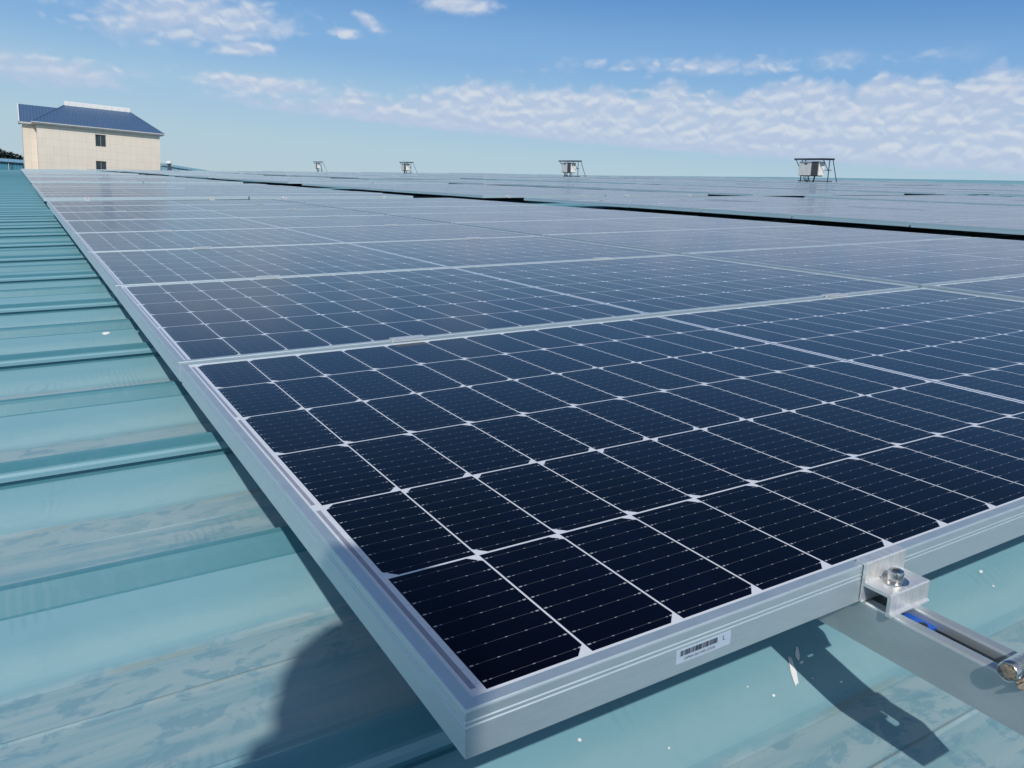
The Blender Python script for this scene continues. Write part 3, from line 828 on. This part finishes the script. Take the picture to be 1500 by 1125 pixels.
# roof ventilator beyond the arrays
rv = thing('roof_ventilator', 'little roof ventilator with a white cap, right of the cream building', 'ventilator', (12.9, 88.5, -.19))
b = MB(); b.lathe([(.22, 0), (.22, .35), (.16, .38), (.15, .70), (.24, .84)], 16); b.build('duct', M_INVG, rv, True)
b = MB(); b.lathe([(.02, 1.12), (.18, 1.09), (.29, 1.0), (.30, .88), (.25, .85), (.02, .85)], 18); b.build('cap', M_WHITE, rv, True)

# ------------------------------------------------------------------ cream building behind the roof
BYF = 98.0
bd = thing('cream_building', 'cream clad building with a blue hipped roof behind the far end of the panels', 'building', (0, BYF, 0), roof=False)
X0, X1, EZ, DP = 1.70, 13.32, 4.62, 10.0
wins = [(7.02, 8.03, 2.86, 4.10), (6.98, 7.98, .0, 1.38), (6.98, 7.98, -3.0, -1.6)]
def wall_face(b, x0, x1, z0, z1, y, holes, dep=.22):
    xs_ = sorted({x0, x1, *[h[0] for h in holes], *[h[1] for h in holes]}); zs_ = sorted({z0, z1, *[h[2] for h in holes], *[h[3] for h in holes]})
    for a, c in zip(xs_[:-1], xs_[1:]):
        for e, f_ in zip(zs_[:-1], zs_[1:]):
            mx, mz = (a + c) / 2, (e + f_) / 2
            if any(h[0] < mx < h[1] and h[2] < mz < h[3] for h in holes): continue
            b.face([(a, y, e), (c, y, e), (c, y, f_), (a, y, f_)])
    for (a, c, e, f_) in holes:
        b.face([(a, y, e), (a, y, f_), (a, y + dep, f_), (a, y + dep, e)]); b.face([(c, y, e), (c, y + dep, e), (c, y + dep, f_), (c, y, f_)])
        b.face([(a, y, f_), (c, y, f_), (c, y + dep, f_), (a, y + dep, f_)]); b.face([(a, y, e), (a, y + dep, e), (c, y + dep, e), (c, y, e)])
b = MB(); wall_face(b, X0, X1, -9, EZ, 0, wins)
b.face([(X0, DP, -9), (X0, 0, -9), (X0, 0, EZ), (X0, DP, EZ)]); b.face([(X1, 0, -9), (X1, DP, -9), (X1, DP, EZ), (X1, 0, EZ)])
b.face([(X1, DP, -9), (X0, DP, -9), (X0, DP, EZ), (X1, DP, EZ)]); b.build('wall', M_CLAD, bd)
for (a, c, e, f_) in wins:
    b = MB(); fw = .05
    b.box((a, .12, e), (a + fw, .18, f_)); b.box((c - fw, .12, e), (c, .18, f_)); b.box((a + fw, .12, e), (c - fw, .18, e + fw)); b.box((a + fw, .12, f_ - fw), (c - fw, .18, f_))
    b.box(((a + c) / 2 - .02, .12, e + fw), ((a + c) / 2 + .02, .18, f_ - fw))
    wf = b.build('window', M_WINFRAME, bd)
    b = MB(); b.face([(a + fw, .15, e + fw), (c - fw, .15, e + fw), (c - fw, .15, f_ - fw), (a + fw, .15, f_ - fw)]); b.build('pane', M_WINDOW, wf)
OV = .42
ex0, ex1, ey0, ey1 = X0 - OV, X1 + OV, -OV, DP + OV
RZ = 7.02; rx0, rx1, ry = 4.55, 10.95, DP / 2
ez = EZ + .14
b = MB()
A_, B_, C_, D_ = (ex0, ey0, ez), (ex1, ey0, ez), (ex1, ey1, ez), (ex0, ey1, ez); P_, Q_ = (rx0, ry, RZ), (rx1, ry, RZ)
b.face([A_, B_, Q_, P_]); b.face([B_, C_, Q_]); b.face([C_, D_, P_, Q_]); b.face([D_, A_, P_])
rf = b.build('roof', M_BLUEROOF, bd)
b = MB(); b.box((rx0 - .05, ry - .16, RZ - .05), (rx1 + .05, ry + .16, RZ + .42), bev=.03)
for k in range(9): b.box((rx0 + .3 + k * .7, ry - .19, RZ + .06), (rx0 + .36 + k * .7, ry - .1602, RZ + .4))
b.build('ridge_cap', M_WHITE, rf)
def hip(b, p, q): b.bar(p, q, .07, 6)
b = MB()
for p_, q_ in ((A_, P_), (B_, Q_), (C_, Q_), (D_, P_)): hip(b, p_, q_)
b.build('hip_tiles', M_BLUEROOF, rf)
b = MB(); fz0, fz1 = EZ - .02, EZ + .135
b.box((ex0, ey0, fz0), (ex1, -.003, fz1)); b.box((ex0, -.003, fz0), (X0 - .003, ey1, fz1)); b.box((X1 + .003, -.003, fz0), (ex1, ey1, fz1)); b.box((X0 - .003, DP + .003, fz0), (X1 + .003, ey1, fz1))
b.box((ex0 - .08, ey0 - .08, fz1 - .06), (ex1 + .08, ey0 - .003, fz1 + .03))
b.build('eaves', M_TRIM, bd)
# set-back wing on the left with its own gable roof
WX0, WX1, WY0, WY1, WZ = .46, 1.66, 3.0, 9.2, 4.66
b = MB(); b.box((WX0, WY0, -9), (X0 - .003, WY1, WZ)); b.build('wing_wall', M_CLAD, bd)
b = MB(); wy = (WY0 + WY1) / 2; wr = 6.72
b.face([(WX0 - .24, WY0 - .4, WZ + .14), (5.5, WY0 - .4, WZ + .14), (5.5, wy, wr), (WX0 - .24, wy, wr)]); b.face([(WX0 - .24, wy, wr), (5.5, wy, wr), (5.5, WY1 + .4, WZ + .14), (WX0 - .24, WY1 + .4, WZ + .14)])
b.build('wing_roof', M_BLUEROOF, bd)
b = MB()
b.face([(WX0 - .001, WY0, WZ), (WX0 - .001, WY1, WZ), (WX0 - .001, wy, wr - .12)]); b.build('gable', M_CLAD, bd)
b = MB(); b.bar((WX0 - .26, WY0 - .42, WZ + .12), (WX0 - .26, wy, wr), .06, 6); b.bar((WX0 - .26, wy, wr), (WX0 - .26, WY1 + .42, WZ + .12), .06, 6); b.build('verge', M_WHITE, bd)
b = MB(); b.box((WX0 - .24, WY0 - .42, WZ - .05), (ex0 + .1, WY0 - .003, WZ + .12)); b.build('wing_eaves', M_TRIM, bd)
b = MB(); b.box((X1 + .003, .15, 1.35), (X1 + .18, .40, 1.62), bev=.03); b.bar((X1 + .09, .28, .0), (X1 + .09, .28, 1.35), .035); b.build('wall_lamp', M_TRIM, bd)

# ------------------------------------------------------------------ teal hall at the far left, pale roof at the right of the building
hall = thing('teal_hall', 'teal sheet-metal hall at the left edge, below the dark trees', 'hall', (0, 112, 0), roof=False)
b = MB(); b.box((-60, 0, -9), (.40, 30, .62)); b.build('wall', M_TEALWALL, hall)
b = MB(); b.face([(-60, -.3, .62), (.6, -.3, .62), (.6, 14, 1.05), (-60, 14, 1.05)]); b.face([(-60, 14, 1.05), (.6, 14, 1.05), (.6, 30.3, .62), (-60, 30.3, .62)]); b.build('roof', M_FARROOF, hall)
for x_ in (-.75, -1.05): 
    b = MB(); b.bar((x_, -.08, -6), (x_, -.08, .55), .03); b.build('downpipe', M_WHITE if x_ < -1 else M_INVG, hall)
hb = thing('distant_hall', 'distant hall whose pale blue roof slopes down right of the cream building', 'hall', (0, 132, 0), roof=False)
b = MB(); b.face([(6, 0, 2.35), (18.0, 0, 2.18), (33.5, 0, .9), (33.5, 40, .4), (6, 40, 2.3)])
b.face([(6, 0, 2.35), (6, 0, 2.0), (18.0, 0, 1.85), (18.0, 0, 2.18)]); b.face([(18.0, 0, 2.18), (18.0, 0, 1.85), (33.5, 0, .55), (33.5, 0, .9)])
b.build('roof', M_FARROOF, hb)
b = MB(); b.face([(6.2, .2, -9), (33, .2, -9), (33, .2, .7), (18, .2, 2.0), (6.2, .2, 2.2)]); b.build('wall', M_FARROOF, hb)

# ------------------------------------------------------------------ dark pines beyond the teal hall
rt = random.Random(5)
def pine(x, y, zt, h, rad, label):
    t = thing('pine_tree', label, 'tree', (x, y, -9), roof=False, group='dark pines beyond the teal hall')
    H = zt + 9
    b = MB(); b.bar((0, 0, 0), (.1, 0, H * .97), .18, 7, .03); b.build('trunk', M_BARK, t)
    c = MB()
    for i in range(2600):
        f_ = rt.random() ** .8; z = H - h * f_; rr = rad * (f_ ** .75) * (0.55 + .45 * math.sin(z * 5.5 + x)) + .06
        a = rt.uniform(0, 2 * math.pi); q = rr * math.sqrt(rt.random()); px, py = q * math.cos(a), q * math.sin(a)
        L = rt.uniform(.18, .42); dz_ = rt.uniform(-.1, .22); wv = Vector((-math.sin(a), math.cos(a), 0)) * rt.uniform(.06, .13)
        p0 = Vector((px, py, z)); p1 = p0 + Vector((math.cos(a) * L, math.sin(a) * L, dz_))
        c.face([p0 - wv, p0 + wv, p1])
    c.build('crown', M_LEAF, t)
kinds = ['tallest pine at the left edge of the photo', 'pine second from the left edge', 'shorter pine with a blunt top, third from the left edge', 'pine in the middle of the dark row', 'low pine right of the middle of the dark row', 'pine next but one to the cream building', 'pine touching the corner of the cream building', 'pine standing further left, just out of view']
for k, (x_, zt) in enumerate(((-2.35, 2.75), (-1.85, 2.6), (-1.4, 2.35), (-.95, 2.45), (-.5, 2.2), (-.05, 2.15), (.35, 2.0), (-2.9, 2.9))):
    pine(x_, 150 + rt.uniform(-3, 3), zt + rt.uniform(-.05, .05) - .22, 5.5, 2.0, f'dark {kinds[k]}')

# ------------------------------------------------------------------ the photographer, crouching behind the phone (casts the shadow at the near corner)
M_CLOTH = worn("navy_work_jacket", (.03, .04, .07), .9, 0, .2, 40, .05, (1, 1, 1), .2)
M_TROUS = worn("dark_grey_trousers", (.05, .05, .055), .9, 0, .2, 40, .05, (1, 1, 1), .2)
M_SKIN = worn("skin", (.48, .29, .21), .5, 0, .06, 30, .08)
M_HAIR = worn("black_hair", (.012, .010, .010), .5, 0, .3, 120, .1, (1, 1, 8))
def skin_mesh(name, verts, edges, radii, m, parent, root=0, sub=2, voxel=0.0):
    me = bpy.data.meshes.new(name); me.from_pydata(verts, edges, []); me.update()
    o = add(name, me, None)
    bpy.context.view_layer.objects.active = o
    mod = o.modifiers.new('skin', 'SKIN')
    if not me.skin_vertices: me.skin_vertices.new()
    sv = me.skin_vertices[0].data
    for k, r_ in enumerate(radii):
        sv[k].radius = r_ if isinstance(r_, tuple) else (r_, r_); sv[k].use_root = (k == root)
    s2 = o.modifiers.new('sub', 'SUBSURF'); s2.levels = sub; s2.render_levels = sub
    if voxel:
        rmod = o.modifiers.new('remesh', 'REMESH'); rmod.mode = 'VOXEL'; rmod.voxel_size = voxel
        smod = o.modifiers.new('smooth', 'SMOOTH'); smod.factor = .5; smod.iterations = 9
    bpy.context.view_layer.update(); dg = bpy.context.evaluated_depsgraph_get()
    nm = bpy.data.meshes.new_from_object(o.evaluated_get(dg)); bpy.data.objects.remove(o)
    nm.materials.clear(); nm.materials.append(m); smooth_mesh(nm, 180)
    return add(name, nm, parent)
per = thing('person', 'person crouching with a phone, whose shadow falls beside the near panel corner', 'person', (0, 0, 0))
ph_r, ph_u, ph_f = right, -down, fwd
def ph(a, b_, c): return CAM_C + ph_r * a + ph_u * b_ + ph_f * c
HL, HR = ph(-.088, -.005, -.035), ph(.088, -.010, -.035)
V = [(-.52, -1.24, .24), (-.50, -1.13, .41), (-.47, -1.02, .57), (-.45, -.93, .68), (-.445, -.86, .765), (-.44, -.82, .84), (-.44, -.785, .92), (-.44, -.775, 1.0),   # spine, neck, head
     (-.605, -.88, .68), (-.56, -.68, .47), tuple(HL - ph_r * .045 - ph_f * .05 - ph_u * .02), tuple(HL),                                                   # left arm
     (-.295, -.91, .665), (-.16, -.75, .43), tuple(HR + ph_r * .03 - ph_f * .06 - ph_u * .02), tuple(HR),                                                  # right arm
     (-.63, -1.22, .21), (-.76, -.88, .26), (-.72, -1.10, -.09), (-.74, -.96, -.155),                                                                       # left leg
     (-.41, -1.26, .21), (-.38, -.92, .27), (-.36, -1.14, -.09), (-.35, -1.00, -.155)]
Ed = [(0, 1), (1, 2), (2, 3), (3, 4), (4, 5), (5, 6), (6, 7), (3, 8), (8, 9), (9, 10), (10, 11), (3, 12), (12, 13), (13, 14), (14, 15), (0, 16), (16, 17), (17, 18), (18, 19), (0, 20), (20, 21), (21, 22), (22, 23)]
Rd = [(.11, .10), (.125, .105), (.14, .11), (.12, .09), (.062, .064), (.092, .100), (.096, .110), (.072, .080), .062, .044, .028, .026, .062, .044, .028, .026, .092, .065, .042, .040, .092, .065, .042, .040]
skin_mesh('body', V, Ed, Rd, M_SKIN, per, 0, 2, .012)
# clothes as sleeves over the body: jacket and trousers end at neck, wrists, waist and ankles
JV = [V[0], V[1], V[2], V[3], (-.448, -.885, .735), V[8], V[9], V[10], V[12], V[13], V[14]]
skin_mesh('jacket', JV, [(0, 1), (1, 2), (2, 3), (3, 4), (3, 5), (5, 6), (6, 7), (3, 8), (8, 9), (9, 10)], [(.155, .135), (.155, .13), (.165, .13), (.135, .105), .072, .082, .062, .045, .082, .062, .045], M_CLOTH, per, 0, 2, .012)
TV = [V[18], V[17], V[16], V[20], V[21], V[22]]
skin_mesh('trousers', TV, [(0, 1), (1, 2), (2, 3), (3, 4), (4, 5)], [.062, .086, .135, .135, .086, .062], M_TROUS, per, 2, 2, .012)
for k in (0, 1):
    a, c = Vector(V[18 + 4 * k]), Vector(V[19 + 4 * k])
    skin_mesh('shoe', [tuple(a + Vector((0, -.05, -.045))), tuple(a + Vector((0, .04, -.05))), tuple(c + Vector((0, 0, .0))), tuple(c + Vector((0, .07, -.004)))], [(0, 1), (1, 2), (2, 3)], [.046, .050, .042, .034], M_BLACK, per)
hb_ = MB(); bm_ = bmesh.new(); bmesh.ops.create_uvsphere(bm_, u_segments=24, v_segments=16, radius=1)
for v_ in list(bm_.verts):
    if v_.co.z < -.35 + .75 * v_.co.y: bm_.verts.remove(v_)
hb_.bm(bm_, Matrix.Translation((-.44, -.805, .955)) @ Matrix.Diagonal((.094, .112, .118, 1))); hb_.build('hair', M_HAIR, per, True)
fc = MB()
for (ox, oy, oz, r_) in ((0, .108, .0, .017), (-.092, -.01, 0, .022), (.092, -.01, 0, .022)):
    bm_ = bmesh.new(); bmesh.ops.create_icosphere(bm_, subdivisions=2, radius=r_); fc.bm(bm_, Matrix.Translation((-.44 + ox, -.785 + oy, .915 + oz)))
fc.build('nose_and_ears', M_SKIN, per, True)
ey = MB()
for ox in (-.032, .032):
    bm_ = bmesh.new(); bmesh.ops.create_icosphere(bm_, subdivisions=2, radius=.011); ey.bm(bm_, Matrix.Translation((-.44 + ox, -.687, .95)))
ey.build('eyes', M_BLACK, per, True)
mo = MB(); mo.box((-.465, -.692, .870), (-.415, -.682, .878), bev=.003); mo.build('mouth', mat('lips', (.35, .13, .11), .5)[0], per)
# hands: four fingers behind the phone, thumb on the screen side, both palms outside its short edges
for sgn, Hc in ((-1, HL), (1, HR)):
    vs, es, rd = [], [], []
    vs.append(tuple(Hc + ph_r * sgn * .014)); rd.append((.022, .016))
    lens = (.050, .058, .055, .044)
    for q in range(4):
        b0 = Hc + ph_u * (.030 - q * .019) + ph_r * sgn * .012 + ph_f * .006
        L = lens[q]; i0 = len(vs)
        vs += [tuple(b0), tuple(b0 + ph_f * .012 - ph_r * sgn * L * .35), tuple(b0 + ph_f * .0125 - ph_r * sgn * L * .7), tuple(b0 + ph_f * .0115 - ph_r * sgn * L)]
        es += [(0, i0), (i0, i0 + 1), (i0 + 1, i0 + 2), (i0 + 2, i0 + 3)]; rd += [.0095, .0085, .0080, .0070]
    i0 = len(vs); b0 = Hc + ph_u * .022 - ph_f * .020 + ph_r * sgn * .008
    vs += [tuple(b0), tuple(b0 - ph_r * sgn * .028 + ph_u * .012 - ph_f * .006), tuple(b0 - ph_r * sgn * .052 + ph_u * .016 - ph_f * .002)]
    es += [(0, i0), (i0, i0 + 1), (i0 + 1, i0 + 2)]; rd += [.012, .0105, .0085]
    skin_mesh('hand', vs, es, rd, M_SKIN, per, 0, 2)
phn = thing('phone', 'black phone held sideways in both hands behind the photo viewpoint', 'phone', (0, 0, 0))
Mp = Matrix(((ph_r.x, ph_u.x, ph_f.x, 0), (ph_r.y, ph_u.y, ph_f.y, 0), (ph_r.z, ph_u.z, ph_f.z, 0), (0, 0, 0, 1))); Mp.translation = CAM_C
b = MB(); b.box((-.076, -.037, -.034), (.076, .037, -.026), Mp, 0, .003); b.build('phone_body', M_BLACK, phn)
